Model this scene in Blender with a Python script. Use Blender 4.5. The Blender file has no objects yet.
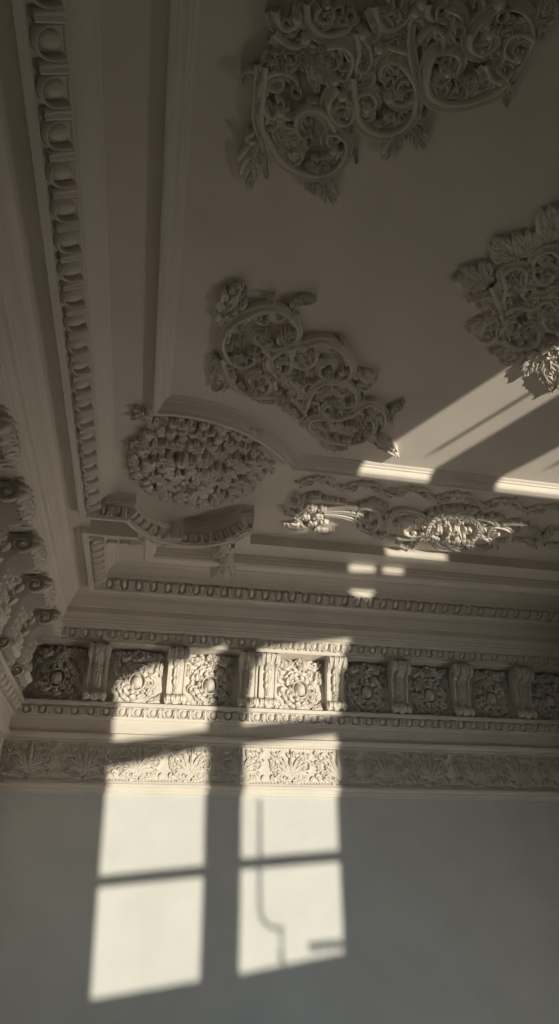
import bpy, math, random
from math import sin, cos, pi, radians, hypot, atan2, sqrt
from mathutils import Vector, Matrix

COL = bpy.context.scene.collection

# ------------------------------------------------------------------ camera frame (a phone held tilted up at the cornice)
FOC = 605.0
PITCH, ROLL, YAW = map(radians, (32.85, -0.93, 12.12))
EYE = Vector((0, 0, 1.6))
FW = Vector((sin(YAW) * cos(PITCH), cos(YAW) * cos(PITCH), sin(PITCH)))
RT = Vector((cos(YAW), -sin(YAW), 0))
UP = RT.cross(FW)
R2 = RT * cos(ROLL) + UP * sin(ROLL)
U2 = -RT * sin(ROLL) + UP * cos(ROLL)


def ray(x, y):
    return R2 * (x - 279.5) - U2 * (y - 512) + FW * FOC


def on_ceiling(x, y, z):            # survey point on a horizontal surface at height z
    d = ray(x, y)
    p = EYE + d * ((z - EYE.z) / d.z)
    return (p.x, p.y)


# ------------------------------------------------------------------ room dimensions
XL = -1.047          # left wall
YB = 5.0             # back wall
XR = 6.6             # right wall
YF = -2.2            # front wall
ZF = -3.0            # floor
Z_FIELD = 3.85       # border field of the ceiling
Z_PANEL = 3.88       # big inner ceiling panel
Z_SOFFIT = 3.72      # strip between cornice and egg-and-dart rib

# ------------------------------------------------------------------ materials


def plaster(name, col, rough=0.62, bump=0.12, scale=60.0, mottling=0.05):
    m = bpy.data.materials.new(name)
    m.use_nodes = True
    nt = m.node_tree
    b = nt.nodes['Principled BSDF']
    b.inputs['Roughness'].default_value = rough
    b.inputs['Specular IOR Level'].default_value = 0.25
    tc = nt.nodes.new('ShaderNodeTexCoord')
    n1 = nt.nodes.new('ShaderNodeTexNoise')
    n1.inputs['Scale'].default_value = 3.0
    n1.inputs['Detail'].default_value = 4
    nt.links.new(tc.outputs['Object'], n1.inputs['Vector'])
    cr = nt.nodes.new('ShaderNodeValToRGB')
    cr.color_ramp.elements[0].position = 0.3
    cr.color_ramp.elements[1].position = 0.7
    cr.color_ramp.elements[0].color = tuple(c * (1 - mottling) for c in col) + (1,)
    cr.color_ramp.elements[1].color = tuple(min(1, c * (1 + mottling)) for c in col) + (1,)
    nt.links.new(n1.outputs['Fac'], cr.inputs['Fac'])
    nt.links.new(cr.outputs['Color'], b.inputs['Base Color'])
    n2 = nt.nodes.new('ShaderNodeTexNoise')
    n2.inputs['Scale'].default_value = scale
    n2.inputs['Detail'].default_value = 5
    nt.links.new(tc.outputs['Object'], n2.inputs['Vector'])
    bp = nt.nodes.new('ShaderNodeBump')
    bp.inputs['Strength'].default_value = bump
    bp.inputs['Distance'].default_value = 0.004
    nt.links.new(n2.outputs['Fac'], bp.inputs['Height'])
    nt.links.new(bp.outputs['Normal'], b.inputs['Normal'])
    return m


def wood_floor():
    m = bpy.data.materials.new('oak_boards')
    m.use_nodes = True
    nt = m.node_tree
    b = nt.nodes['Principled BSDF']
    b.inputs['Roughness'].default_value = 0.4
    tc = nt.nodes.new('ShaderNodeTexCoord')
    br = nt.nodes.new('ShaderNodeTexBrick')
    br.inputs['Scale'].default_value = 1.2
    br.inputs['Color1'].default_value = (0.42, 0.28, 0.16, 1)
    br.inputs['Color2'].default_value = (0.34, 0.22, 0.12, 1)
    br.inputs['Mortar'].default_value = (0.06, 0.04, 0.02, 1)
    br.inputs['Mortar Size'].default_value = 0.004
    br.inputs['Brick Width'].default_value = 1.4
    br.inputs['Row Height'].default_value = 0.14
    nt.links.new(tc.outputs['Object'], br.inputs['Vector'])
    nt.links.new(br.outputs['Color'], b.inputs['Base Color'])
    return m


M_WALL = plaster('wall_paint', (0.64, 0.635, 0.61), 0.75, 0.05, 90)
M_TRIM = plaster('cream_plaster', (0.70, 0.64, 0.57), 0.55, 0.06, 80)
M_ORN = plaster('carved_plaster', (0.70, 0.64, 0.575), 0.6, 0.22, 55, 0.09)
M_CEIL = plaster('ceiling_paint', (0.69, 0.622, 0.56), 0.75, 0.05, 90)
M_FLOOR = wood_floor()
M_SIDE = plaster('low_bounce_paint', (0.20, 0.19, 0.16), 0.75, 0.05, 90)  # for unseen walls, darkened to cut bounce light
M_FRAME = plaster('window_frame_paint', (0.7, 0.68, 0.62), 0.45, 0.03, 50)
M_DARK = plaster('dark_cord', (0.05, 0.05, 0.05), 0.6, 0.02, 50)

# ------------------------------------------------------------------ mesh helpers


class MB:
    def __init__(self):
        self.v = []
        self.f = []

    def grid(self, rows, close=False):
        base = len(self.v)
        n = len(rows[0])
        for r in rows:
            self.v.extend(r)
        for i in range(len(rows) - 1):
            for j in range(n if close else n - 1):
                j2 = (j + 1) % n
                a = base + i * n + j
                b = base + i * n + j2
                self.f.append((a, b, b + n, a + n))
        return base

    def face(self, pts):
        base = len(self.v)
        self.v.extend(pts)
        self.f.append(tuple(range(base, base + len(pts))))

    def box(self, a, b):
        x0, y0, z0 = a
        x1, y1, z1 = b
        base = len(self.v)
        self.v.extend([(x0, y0, z0), (x1, y0, z0), (x1, y1, z0), (x0, y1, z0), (x0, y0, z1), (x1, y0, z1), (x1, y1, z1), (x0, y1, z1)])
        for f in ((0, 3, 2, 1), (4, 5, 6, 7), (0, 1, 5, 4), (1, 2, 6, 5), (2, 3, 7, 6), (3, 0, 4, 7)):
            self.f.append(tuple(base + i for i in f))

    def mapped(self, fn):
        self.v = [fn(*p) for p in self.v]
        return self

    def add(self, other, fn=None):
        base = len(self.v)
        self.v.extend([fn(*p) for p in other.v] if fn else other.v)
        self.f.extend(tuple(base + i for i in f) for f in other.f)

    def build(self, name, mat, parent=None, smooth=True, origin=None, angle=None):
        me = bpy.data.meshes.new(name)
        if origin is None:
            origin = Vector((0, 0, 0))
        me.from_pydata([tuple(Vector(p) - origin) for p in self.v], [], self.f)
        me.update()
        import bmesh
        bm = bmesh.new()
        bm.from_mesh(me)
        bmesh.ops.recalc_face_normals(bm, faces=bm.faces)
        bm.to_mesh(me)
        bm.free()
        me.materials.append(mat)
        if smooth:
            for p in me.polygons:
                p.use_smooth = True
            if angle:
                me.set_sharp_from_angle(angle=radians(angle))
        o = bpy.data.objects.new(name, me)
        o.location = origin
        COL.objects.link(o)
        if parent is not None:
            o.parent = parent
            o.matrix_parent_inverse = Matrix()
        return o


def tag(o, label=None, cat=None, group=None, kind=None):
    if label: o['label'] = label
    if cat: o['category'] = cat
    if group: o['group'] = group
    if kind: o['kind'] = kind
    return o


def empty(name, loc=(0, 0, 0), rz=0.0):
    o = bpy.data.objects.new(name, None)
    o.empty_display_size = 0.1
    o.location = loc
    o.rotation_euler = (0, 0, rz)
    COL.objects.link(o)
    return o


def copy_tree(o, parent=None):
    c = o.copy()
    COL.objects.link(c)
    if parent is not None:
        c.parent = parent
    for ch in list(o.children):
        copy_tree(ch, c)
    return c


# ------------------------------------------------------------------ sweeping a moulding profile along a path with mitres


def sweep(mb, path, prof, scale=None, cap=True):
    """path: 2D polyline; prof: (q, z) with q measured to the left of the travel direction; scale: per segment"""
    n = len(path)
    segs = []
    for i in range(n - 1):
        dx, dy = path[i + 1][0] - path[i][0], path[i + 1][1] - path[i][1]
        L = hypot(dx, dy)
        segs.append((dx / L, dy / L))
    sc = scale or [1.0] * (n - 1)
    rows = []
    for i in range(n):
        row = []
        for q, z in prof:
            if i == 0 or i == n - 1:
                k = 0 if i == 0 else n - 2
                d = segs[k]
                row.append((path[i][0] - d[1] * q * sc[k], path[i][1] + d[0] * q * sc[k], z))
            else:
                d0, d1 = segs[i - 1], segs[i]
                q0, q1 = q * sc[i - 1], q * sc[i]
                cr = d0[0] * d1[1] - d0[1] * d1[0]
                ax, ay = path[i][0] - d0[1] * q0, path[i][1] + d0[0] * q0
                if abs(cr) < 1e-3:
                    row.append((ax, ay, z))
                else:
                    bx, by = path[i][0] - d1[1] * q1, path[i][1] + d1[0] * q1
                    t = ((bx - ax) * d1[1] - (by - ay) * d1[0]) / cr
                    row.append((ax + d0[0] * t, ay + d0[1] * t, z))
        rows.append(row)
    mb.grid(rows)
    if cap:
        mb.face(list(reversed(rows[0])))
        mb.face(rows[-1])
    return mb


def arc_pts(cx, cy, r, a0, a1, n):
    return [(cx + r * cos(a0 + (a1 - a0) * i / n), cy + r * sin(a0 + (a1 - a0) * i / n)) for i in range(n + 1)]


# ------------------------------------------------------------------ relief carving in (u, v, h)
ROUND = [(-.84, 0), (-.95, .5), (-.6, .86), (0, 1), (.6, .86), (.95, .5), (.84, 0)]
GUTTER = [(-1, 0), (-.97, .6), (-.8, 1), (-.55, .88), (-.2, .5), (.2, .5), (.55, .88), (.8, 1), (.97, .6), (1, 0)]
RIDGE = [(-1, 0), (-.93, .5), (-.55, .62), (-.15, .72), (0, 1), (.15, .72), (.55, .62), (.93, .5), (1, 0)]
CUP = [(-.80, 0), (-1, .50), (-.78, .92), (-.4, .98), (-.12, .72), (.12, .72), (.4, .98), (.78, .92), (1, .50), (.80, 0)]
BAND = [(-.82, 0), (-1, .62), (-.85, .95), (-.5, 1.04), (-.15, .88), (.05, .62), (.45, .60), (.7, .78), (.95, .66), (.82, 0)]
BANDR = [(-k, h) for k, h in reversed(BAND)]
BASE = -0.0015


def resample(pts, n):
    """Catmull-Rom through pts, n+1 samples at even length"""
    if len(pts) == 2:
        (x0, y0), (x1, y1) = pts
        return [(x0 + (x1 - x0) * i / n, y0 + (y1 - y0) * i / n) for i in range(n + 1)]
    P = [pts[0]] + list(pts) + [pts[-1]]
    dense = []
    for i in range(1, len(P) - 2):
        p0, p1, p2, p3 = P[i - 1], P[i], P[i + 1], P[i + 2]
        for k in range(8):
            t = k / 8
            dense.append(tuple(0.5 * ((2 * p1[a]) + (-p0[a] + p2[a]) * t + (2 * p0[a] - 5 * p1[a] + 4 * p2[a] - p3[a]) * t * t
                                      + (-p0[a] + 3 * p1[a] - 3 * p2[a] + p3[a]) * t ** 3) for a in (0, 1)))
    dense.append(tuple(pts[-1]))
    L = [0]
    for a, b in zip(dense, dense[1:]):
        L.append(L[-1] + hypot(b[0] - a[0], b[1] - a[1]))
    out = []
    j = 0
    for i in range(n + 1):
        t = L[-1] * i / n
        while j < len(L) - 2 and L[j + 1] < t:
            j += 1
        d = L[j + 1] - L[j] or 1e-9
        k = (t - L[j]) / d
        out.append((dense[j][0] + (dense[j + 1][0] - dense[j][0]) * k, dense[j][1] + (dense[j + 1][1] - dense[j][1]) * k))
    return out


def tangents(p):
    T = []
    for i in range(len(p)):
        a, b = p[max(0, i - 1)], p[min(len(p) - 1, i + 1)]
        dx, dy = b[0] - a[0], b[1] - a[1]
        L = hypot(dx, dy) or 1e-9
        T.append((dx / L, dy / L))
    return T


def strip(mb, p, w, h, prof=ROUND, lift=None, twist=None):
    """p: samples; w, h, lift: functions of s in 0..1"""
    T = tangents(p)
    rows = []
    n = len(p) - 1
    for i, (x, y) in enumerate(p):
        s = i / n
        ww, hh = w(s), h(s)
        li = lift(s) if lift else 0.0
        row = []
        for k, hk in prof:
            z = BASE if hk == 0 else li + hh * hk + (twist(s) * k if twist else 0)
            row.append((x - T[i][1] * ww * k, y + T[i][0] * ww * k, z))
        rows.append(row)
    mb.grid(rows)


def length(p):
    return sum(hypot(b[0] - a[0], b[1] - a[1]) for a, b in zip(p, p[1:]))


def lobe(mb, x, y, ang, L, W, curl=0.0, h=0.02, lift=0.0, prof=CUP, n=7, tipup=0.5):
    """one leaf lobe: starts at (x, y) heading ang, bends by curl over its length, blunt raised tip"""
    pts = [(x, y)]
    a = ang
    for i in range(n):
        a2 = ang + curl * ((i + 0.5) / n) ** 1.3
        pts.append((pts[-1][0] + cos(a2) * L / n, pts[-1][1] + sin(a2) * L / n))
    wf = lambda s: W * (0.35 + 0.65 * sin(pi * min(1, s * 0.95 + 0.12)) ** 0.8) * (1 if s < .85 else sqrt(max(0.02, 1 - ((s - .85) / .15) ** 2)))
    hf = lambda s: h * (0.55 + tipup * sin(pi * (s * .9)) + .1 * s) * (1 if s < .9 else .45)
    strip(mb, pts, wf, hf, prof, lambda s: lift * (1 if s < .93 else .4))


def ball(mb, x, y, r, h, lift=0.0, hole=False, seg=10):
    rows = []
    prof = [(1, 0), (.97, .45), (.8, .8), (.5, .97), (.0001, 1)] if not hole else [(1, 0), (.98, .7), (.8, 1), (.6, .85), (.42, .3), (.0001, .2)]
    for rr, hh in prof:
        z = BASE if hh == 0 else lift + h * hh
        rows.append([(x + r * rr * cos(2 * pi * k / seg), y + r * rr * sin(2 * pi * k / seg), z) for k in range(seg)])
    mb.grid(rows, close=True)


def flower(mb, x, y, r, n=5, h=0.03, lift=0.0, rot=0.0, rnd=None):
    for k in range(n):
        a = rot + 2 * pi * k / n
        lobe(mb, x + cos(a) * r * .15, y + sin(a) * r * .15, a, r * .85, r * 2.2 / n * .72, 0.25, h, lift, CUP, 6, .7)
    ball(mb, x, y, r * .27, h * 1.1, lift, True)


def leaf(mb, pts, W, h=0.03, lift=0.0, lobes=5, side=0, spread=0.95, curl=-0.7, rnd=None, vein=True):
    """acanthus leaf: a fluted midrib with curling lobes left and right"""
    n = max(10, lobes * 3)
    p = resample(pts, n)
    T = tangents(p)
    L = length(p)
    for k in range(lobes):
        s = (k + 0.5) / lobes * 0.92
        i = int(s * n)
        size = W * (0.55 + 0.6 * sin(pi * (0.15 + 0.75 * s))) * (1.0 if k < lobes - 1 else .75)
        base = atan2(T[i][1], T[i][0])
        for sd in (-1, 1):
            if side and sd != side:
                continue
            j = (rnd.uniform(-.15, .15) if rnd else 0)
            a = base + sd * (spread * (1 - .45 * s) + j)
            lobe(mb, p[i][0], p[i][1], a, size * (rnd.uniform(.9, 1.15) if rnd else 1), size * .30, sd * curl, h * .9, lift * (.7 + .3 * s) + (rnd.uniform(0, .004) if rnd else 0), CUP, 6)
    strip(mb, p, lambda s: W * (.24 * (1 - s) + .10), lambda s: h * (1.0 + .25 * sin(pi * s)) * (1 if s < .95 else .5), RIDGE, lambda s: lift)
    lobe(mb, p[-2][0], p[-2][1], atan2(T[-1][1], T[-1][0]), W * .6, W * .26, curl * .5, h, lift, CUP, 6)


def hook(mb, x, y, ang, L, W, d, h=.03, lift=0.0):
    """a leaf tip that rolls over into a knob: broad at its root, hooked to side d"""
    pts = [(x, y)]
    a = ang
    n = 10
    for i in range(n):
        a += d * (3.6 / n) * (.35 + 1.3 * i / n)
        st = L / n * (1.25 - .5 * i / n)
        pts.append((pts[-1][0] + cos(a) * st, pts[-1][1] + sin(a) * st))
    strip(mb, pts, lambda s: W * (.75 + .35 * sin(pi * s * .9) - .45 * s), lambda s: h * (.7 + .3 * s), BAND if d > 0 else BANDR, lambda s: lift)
    ball(mb, pts[-1][0], pts[-1][1], W * .62, h * 1.05, lift, False, 9)
    # two notched side lobes on the outer edge
    for t in (.2, .45):
        i = int(t * n)
        bx, by = pts[i]
        ta = atan2(pts[i + 1][1] - by, pts[i + 1][0] - bx)
        lobe(mb, bx, by, ta - d * .9, L * .36, W * .42, d * 1.4, h * .75, lift, CUP, 5)


def scroll(mb, pts, w0, w1, h=0.035, eye=None, inner=0, side=1, leafsize=None, lift=0.0, rnd=None, eyetype='ball', outer=0, skip=0.0):
    """a rinceau stem: grooved band following pts, leafy inside, eye at its end"""
    L0 = length(resample(pts, 24))
    n = max(14, int(L0 / 0.018))
    p = resample(pts, n)
    T = tangents(p)
    strip(mb, p, lambda s: (w0 + (w1 - w0) * s) * 1.25, lambda s: h * (1 - .12 * s), BAND if side < 0 else BANDR, lambda s: lift)
    if eye:
        x, y = p[-1]
        if eyetype == 'flower':
            flower(mb, x, y, eye * 1.5, 5, h * 1.1, lift, rnd.uniform(0, 6) if rnd else 0)
        else:
            ball(mb, x, y, eye, h * 1.1, lift, eyetype == 'hole', 12)
    ls = leafsize or w0 * 3
    for sgn, cnt in ((side, int(inner * 1.05 + .5)), (-side, outer)):
        for k in range(cnt):
            s = skip + (1 - skip) * (k + .5) / cnt * (.85 if sgn == side else 1)
            i = min(n, int(s * n))
            base = atan2(T[i][1], T[i][0])
            a = base + sgn * (0.75 + (rnd.uniform(-.2, .25) if rnd else 0))
            sz = ls * 1.12 * (1.1 - .40 * s) * (rnd.uniform(.8, 1.2) if rnd else 1) * (1 if sgn == side else .7)
            ox, oy = p[i][0] - T[i][1] * w0 * .4 * sgn, p[i][1] + T[i][0] * w0 * .4 * sgn
            if k % 2 == 0 or sgn != side:
                hook(mb, ox, oy, a - sgn * .2, sz * 1.2, sz * .22, sgn, h * .92, lift)
            else:
                lobe(mb, ox, oy, a, sz * .9, sz * .26, -sgn * 1.3, h * .8, lift, CUP, 7)
                lobe(mb, ox, oy, a + sgn * .85, sz * .6, sz * .2, -sgn * 1.2, h * .62, lift, CUP, 6)


# ------------------------------------------------------------------ camera
cam = bpy.data.cameras.new('camera')
cam.sensor_fit = 'VERTICAL'
cam.sensor_height = 36
cam.lens = 36 * FOC / 1024
cam.clip_start = 0.05
co = bpy.data.objects.new('camera', cam)
COL.objects.link(co)
co.matrix_world = Matrix(((R2.x, U2.x, -FW.x, EYE.x), (R2.y, U2.y, -FW.y, EYE.y), (R2.z, U2.z, -FW.z, EYE.z), (0, 0, 0, 1)))
bpy.context.scene.camera = co

# ------------------------------------------------------------------ room shell


def slab(name, a, b, mat):
    m = MB()
    m.box(a, b)
    return tag(m.build(name, mat, smooth=False), kind='structure')


slab('floor', (XL - .2, -3.4, ZF - .15), (XR + .2, YB + .2, ZF), M_FLOOR)
slab('wall_back', (XL - .2, YB, ZF), (XR + .2, YB + .2, 4.2), M_WALL)
slab('wall_left', (XL - .2, YF, ZF), (XL, YB, 4.2), M_WALL)
slab('wall_right', (XR, -3.4, ZF), (XR + .2, YB, 4.2), M_SIDE)
cmb = MB()
# panel above everything, the recessed field around it and the strip by the cornice come as one stepped ceiling
cmb.box((XL - .2, -3.4, Z_PANEL), (XR + .2, YB + .2, Z_PANEL + .3))
tag(cmb.build('ceiling', M_CEIL, smooth=False), kind='structure')

# outer line of the panel moulding: left run, arc round the medallion, back run
PX0, PY1 = XL + .90, 2.876
CX, CY, CR = -.003, 3.356, .843
a0 = pi - math.acos(min(1, abs(PX0 - CX) / CR)) if True else 0
a0 = atan2(-sqrt(CR ** 2 - (PX0 - CX) ** 2), PX0 - CX)
a1 = atan2(PY1 - CY, sqrt(CR ** 2 - (PY1 - CY) ** 2))
ARC = arc_pts(CX, CY, CR, a0, a1, 28)
PANEL_PATH = [(PX0, YF)] + ARC + [(XR, PY1)]

# the border field, lower than the panel
import bmesh
fl = [(PX0 + .01, YF - .15)] + [(x + .004, y - .012) for x, y in ARC] + [(XR, PY1 - .012)]
bmf = bmesh.new()
ring_ = [(XL + .3, YF - .15), (XL + .3, YB - .3), (XR, YB - .3)] + list(reversed(fl))
vs_ = [bmf.verts.new((x, y, Z_FIELD)) for x, y in ring_]
for k in range(len(vs_)):
    bmf.edges.new((vs_[k], vs_[(k + 1) % len(vs_)]))
bmesh.ops.triangle_fill(bmf, use_beauty=True, edges=bmf.edges[:])
g_ = bmesh.ops.extrude_face_region(bmf, geom=bmf.faces[:])
for q_ in [e_ for e_ in g_['geom'] if isinstance(e_, bmesh.types.BMVert)]:
    q_.co.z += .06
bmesh.ops.recalc_face_normals(bmf, faces=bmf.faces)
mef = bpy.data.meshes.new('trim_1')
bmf.to_mesh(mef)
bmf.free()
mef.materials.append(M_CEIL)
of = bpy.data.objects.new('trim_1', mef)
COL.objects.link(of)
tag(of, kind='structure')

# panel moulding
pm = MB()
PANEL_PROF = [(0, Z_FIELD + .01), (0, 3.808), (-.004, 3.802), (-.018, 3.800), (-.024, 3.806), (-.028, 3.818), (-.034, 3.820), (-.044, 3.832), (-.052, 3.848),
              (-.056, 3.856), (-.066, 3.858), (-.070, 3.866), (-.080, 3.868), (-.090, Z_PANEL + .005)]
sweep(pm, PANEL_PATH, PANEL_PROF)
tag(pm.build('trim_2', M_TRIM, angle=50), kind='structure')

# egg-and-dart rib, left run, turning round the medallion
RIN = XL + .60
TY = 3.36
CCX, CCY, CCR = .118, 3.25, .362
b0 = math.asin((TY - CCY) / CCR)
ARC2 = arc_pts(CCX, CCY, CCR, pi - b0, b0, 30)
RIB_PATH = [(RIN, YF), (RIN, TY)] + ARC2 + [(.545, TY)]
EGG_A, EGG_B = (0.002, 3.742), (.078, 3.690)         # inner/upper and outer/lower edge of the egg strip
RIB_PROF = [(-.095, Z_FIELD + .004), (-.085, 3.842), (-.078, 3.842), (-.060, 3.832), (-.040, 3.815), (-.022, 3.795), (-.018, 3.783), (-.010, 3.780), (-.006, 3.765),
            (-.004, 3.748), EGG_A, EGG_B, (.080, 3.676), (.084, 3.668), (.112, 3.666), (.116, 3.672), (.116, Z_FIELD)]
rb = MB()
sweep(rb, RIB_PATH[:2] + [(RIN, TY)][:0], RIB_PROF, cap=False) if False else None
TURN_PROF = [(-.004, Z_FIELD + .004), (-.004, 3.790), (-.014, 3.786), (-.016, 3.776), (-.006, 3.772), (-.012, 3.762), (-.002, 3.756), (-.002, 3.748), EGG_A, EGG_B, (.080, 3.676), (.084, 3.668), (.112, 3.666), (.116, 3.672), (.116, Z_FIELD)]
LEFT_PROF = [(-.095, Z_FIELD + .004), (-.085, 3.842), (-.078, 3.842), (-.060, 3.832), (-.040, 3.815), (-.022, 3.795), (-.010, 3.780), (-.004, 3.748)]
TS = .62


def turn_line(q, ql, z):
    """one long edge of the rib: left run, straight turn, arc, short straight end"""
    r, y = CCR + q * TS, TY + q * TS
    b = math.asin((y - CCY) / r)
    return [(RIN - ql, YF, z), (RIN - ql, y, z)] + [(px, py, z) for px, py in arc_pts(CCX, CCY, r, pi - b, b, 30)] + [(.548, y, z)]


rows = [turn_line(q, q, z) for q, z in TURN_PROF]
rb.grid(rows)
rb.face([r[-1] for r in rows])
# the coved inner side of the straight left run
lrows = [[(RIN - q, YF, z) for q, z in LEFT_PROF], [(RIN - q, TY + .03, z) for q, z in LEFT_PROF]]
rb.grid(lrows)
tag(rb.build('trim_3', M_TRIM, angle=40), kind='structure')

# corner compartment frame and back run of the rib
FY = 3.73
rf = MB()
sweep(rf, [(-.20, FY), (RIN, FY), (RIN, YB - .60), (XR, YB - .60)], RIB_PROF)
tag(rf.build('trim_4', M_TRIM, angle=40), kind='structure')

# second stepped frame on the back side
SX = -.075
slabp = MB()
arcs = arc_pts(CCX, CCY, CCR + .045, pi * .62, pi * .12, 12)
poly = [(SX, 3.915)] + [(SX, 3.60)] + [p for p in arcs if p[0] > SX + .01] + [(.52, 3.46), (.585, 3.735), (XR, 3.735), (XR, 3.915)]
slabp.face([(x, y, 3.77) for x, y in poly])
slabp.grid([[(x, y, 3.77) for x, y in poly], [(x, y, 3.86) for x, y in poly]], close=True)
tag(slabp.build('trim_5', M_TRIM, smooth=False), kind='structure')
LIP_PROF = [(-.006, 3.775), (-.004, 3.752), (0, 3.748), (.001, 3.728), (.008, 3.724), (.010, 3.706), (.018, 3.700), (.026, 3.690), (.040, 3.686), (.072, 3.686), (.080, 3.694), (.084, 3.70), (.084, Z_FIELD)]
lp = MB()
sweep(lp, [(SX, 3.615), (SX, 3.905), (XR, 3.905)], LIP_PROF)
tag(lp.build('trim_6', M_TRIM, angle=40), kind='structure')

# cornice proper, left and back walls (p = projection from wall)
COR = [(0, 2.285), (.012, 2.288), (.014, 2.302), (.020, 2.308), (.022, 2.325), (.034, 2.335), (.036, 2.352), (.026, 2.356), (.024, 2.372), (.010, 2.374),
       (.010, 2.640), (.026, 2.642), (.028, 2.655), (.022, 2.660), (.030, 2.672), (.040, 2.682), (.042, 2.700), (.030, 2.706), (.020, 2.712),
       (.020, 2.808), (.032, 2.812), (.034, 2.826), (.044, 2.834), (.076, 2.890), (.100, 2.896), (.104, 2.902), (.104, 2.922), (.096, 2.926), (.022, 2.930),
       (.020, 3.362), (.185, 3.366), (.192, 3.372), (.194, 3.392), (.200, 3.398), (.244, 3.452), (.262, 3.460), (.276, 3.466), (.280, 3.480), (.288, 3.486), (.290, 3.500),
       (.300, 3.506), (.306, 3.540), (.320, 3.556), (.322, 3.604), (.334, 3.610), (.338, 3.624), (.344, 3.630), (.350, 3.652), (.358, 3.660), (.362, 3.680), (.370, 3.700), (.384, 3.712), (.39, Z_SOFFIT), (.53, Z_SOFFIT), (.53, 3.86)]
cn = MB()
sweep(cn, [(XL, YB), (XR, YB)], [(-p, z) for p, z in COR], cap=False)
tag(cn.build('trim_7', M_TRIM, angle=35), kind='structure')
ia = next(k for k, q in enumerate(COR) if q == (.020, 3.362))
ib = next(k for k, q in enumerate(COR) if q == (.276, 3.466))
COR_L = COR[:ia] + [(.020, 3.452), (.262, 3.456), (.270, 3.460)] + COR[ib:]
cn = MB()
sweep(cn, [(XL, YF), (XL, YB)], [(-p, z + .0006) for p, z in COR_L], cap=False)
tag(cn.build('trim_8', M_TRIM, angle=35), kind='structure')

# ------------------------------------------------------------------ egg and dart


def egg_unit(P, Wd, H):
    """egg in its cup plus the tongue beside it; local x along, y across (0..Wd), z out"""
    m = MB()
    rows = []
    for rr, hh in [(1, 0), (.96, .35), (.82, .62), (.55, .78), (.0001, .84)]:
        rows.append([(P * .205 * rr * cos(2 * pi * k / 12), Wd * .55 + Wd * .43 * rr * sin(2 * pi * k / 12) * (1.1 if sin(2 * pi * k / 12) < 0 else .95), H * hh - (.002 if hh == 0 else 0)) for k in range(12)])
    m.grid(rows, close=True)
    egg = m
    c = MB()
    pts = [(-P * .33, Wd * .98), (-P * .33, Wd * .45), (-P * .22, Wd * .12), (0, Wd * .02), (P * .22, Wd * .12), (P * .33, Wd * .45), (P * .33, Wd * .98)]
    strip(c, resample(pts, 16), lambda s: P * .050, lambda s: H * 1.15, ROUND)
    strip(c, resample([(P * .5, Wd * 1.0), (P * .5, Wd * .03)], 6), lambda s: P * (.155 - .035 * s), lambda s: H * (1.2 - .05 * s), CUP)
    return egg, c


def egg_run(name, label, group, start, direction, across, normal, count, P, Wd, H, cat='moulding'):
    root = empty(name, start)
    tag(root, label, cat, group)
    e, c = egg_unit(P, Wd, H)
    S, A, N = Vector(direction).normalized(), Vector(across).normalized(), Vector(normal).normalized()
    rot = Matrix((S, A, N)).transposed().to_4x4()
    first = None
    for k in range(count):
        loc = S * (P * (k + .5))
        if first is None:
            e0 = e.build('egg', M_ORN, root)
            c0 = c.build('egg_cup', M_ORN, e0)
            first = e0
            o = e0
        else:
            o = first.copy()
            COL.objects.link(o)
            o.parent = root
            ch = first.children[0].copy()
            COL.objects.link(ch)
            ch.parent = o
        o.matrix_local = Matrix.Translation(loc) @ rot
    return root


def strip_frame(a, b, flip=1):
    """across vector and outward normal for an inclined strip from a=(p,z) (upper) to b"""
    return a, b


G_EGG = 'egg-and-dart runs'
EW = hypot(EGG_B[0] - EGG_A[0], EGG_B[1] - EGG_A[1])
dq, dz = (EGG_A[0] - EGG_B[0]) / EW, (EGG_A[1] - EGG_B[1]) / EW      # from outer/lower edge to inner/upper
# left rib: q runs to -x
egg_run('egg_and_dart_band', 'long egg-and-dart run on the left ceiling rib, down to the medallion ledge', G_EGG,
        (RIN - EGG_B[0], 3.34 - .128 * 26, EGG_B[1]), (0, 1, 0), (-dq, 0, dz), (dz, 0, dq), 26, .128, EW, .034)
egg_run('egg_and_dart_band', 'short egg-and-dart run on the left side of the small corner compartment', G_EGG,
        (RIN - EGG_B[0], 3.735, EGG_B[1]), (0, 1, 0), (-dq, 0, dz), (dz, 0, dq), 7, .094, EW, .030)
# back rib
egg_run('egg_and_dart_band', 'egg-and-dart run on the lowest ceiling rib, parallel to the back wall', G_EGG,
        (RIN - .02, YB - .60 + EGG_B[0], EGG_B[1]), (1, 0, 0), (0, dq, dz), (0, -dz, dq), 40, .112, EW, .030)
# top side of compartment (faces the wall)
egg_run('egg_and_dart_band', 'tiny egg-and-dart piece just below the dark slot beside the round ledge', G_EGG,
        (RIN - .05, FY - .060, 3.672), (1, 0, 0), (0, 1, .12), (0, .12, -1), 3, .086, .055, .022)
# arc and turn: eggs one by one along the curve
ar = empty('egg_and_dart_band', (CCX, CCY, EGG_B[1]))
tag(ar, 'curved egg-and-dart run under the round ledge below the ceiling medallion', 'moulding', G_EGG)
EA = (.62 * EGG_A[0], EGG_A[1]); EB = (.62 * EGG_B[0], EGG_B[1])
EW2 = hypot(EB[0] - EA[0], EB[1] - EA[1]); dq2, dz2 = (EA[0] - EB[0]) / EW2, (EA[1] - EB[1]) / EW2
e, c = egg_unit(.084, EW2, .030)
eo = e.build('egg', M_ORN, ar)
cc_ = c.build('egg_cup', M_ORN, eo)
spots = []
for k in range(2):
    spots.append(((RIN + .03 + .088 * k, TY + EB[0]), (0, 1)))
na = 13
for k in range(na):
    a = (pi - b0) + (2 * b0 - pi) * (k + .5) / na
    spots.append(((CCX + (CCR + EB[0]) * cos(a), CCY + (CCR + EB[0]) * sin(a)), (cos(a), sin(a))))
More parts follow.
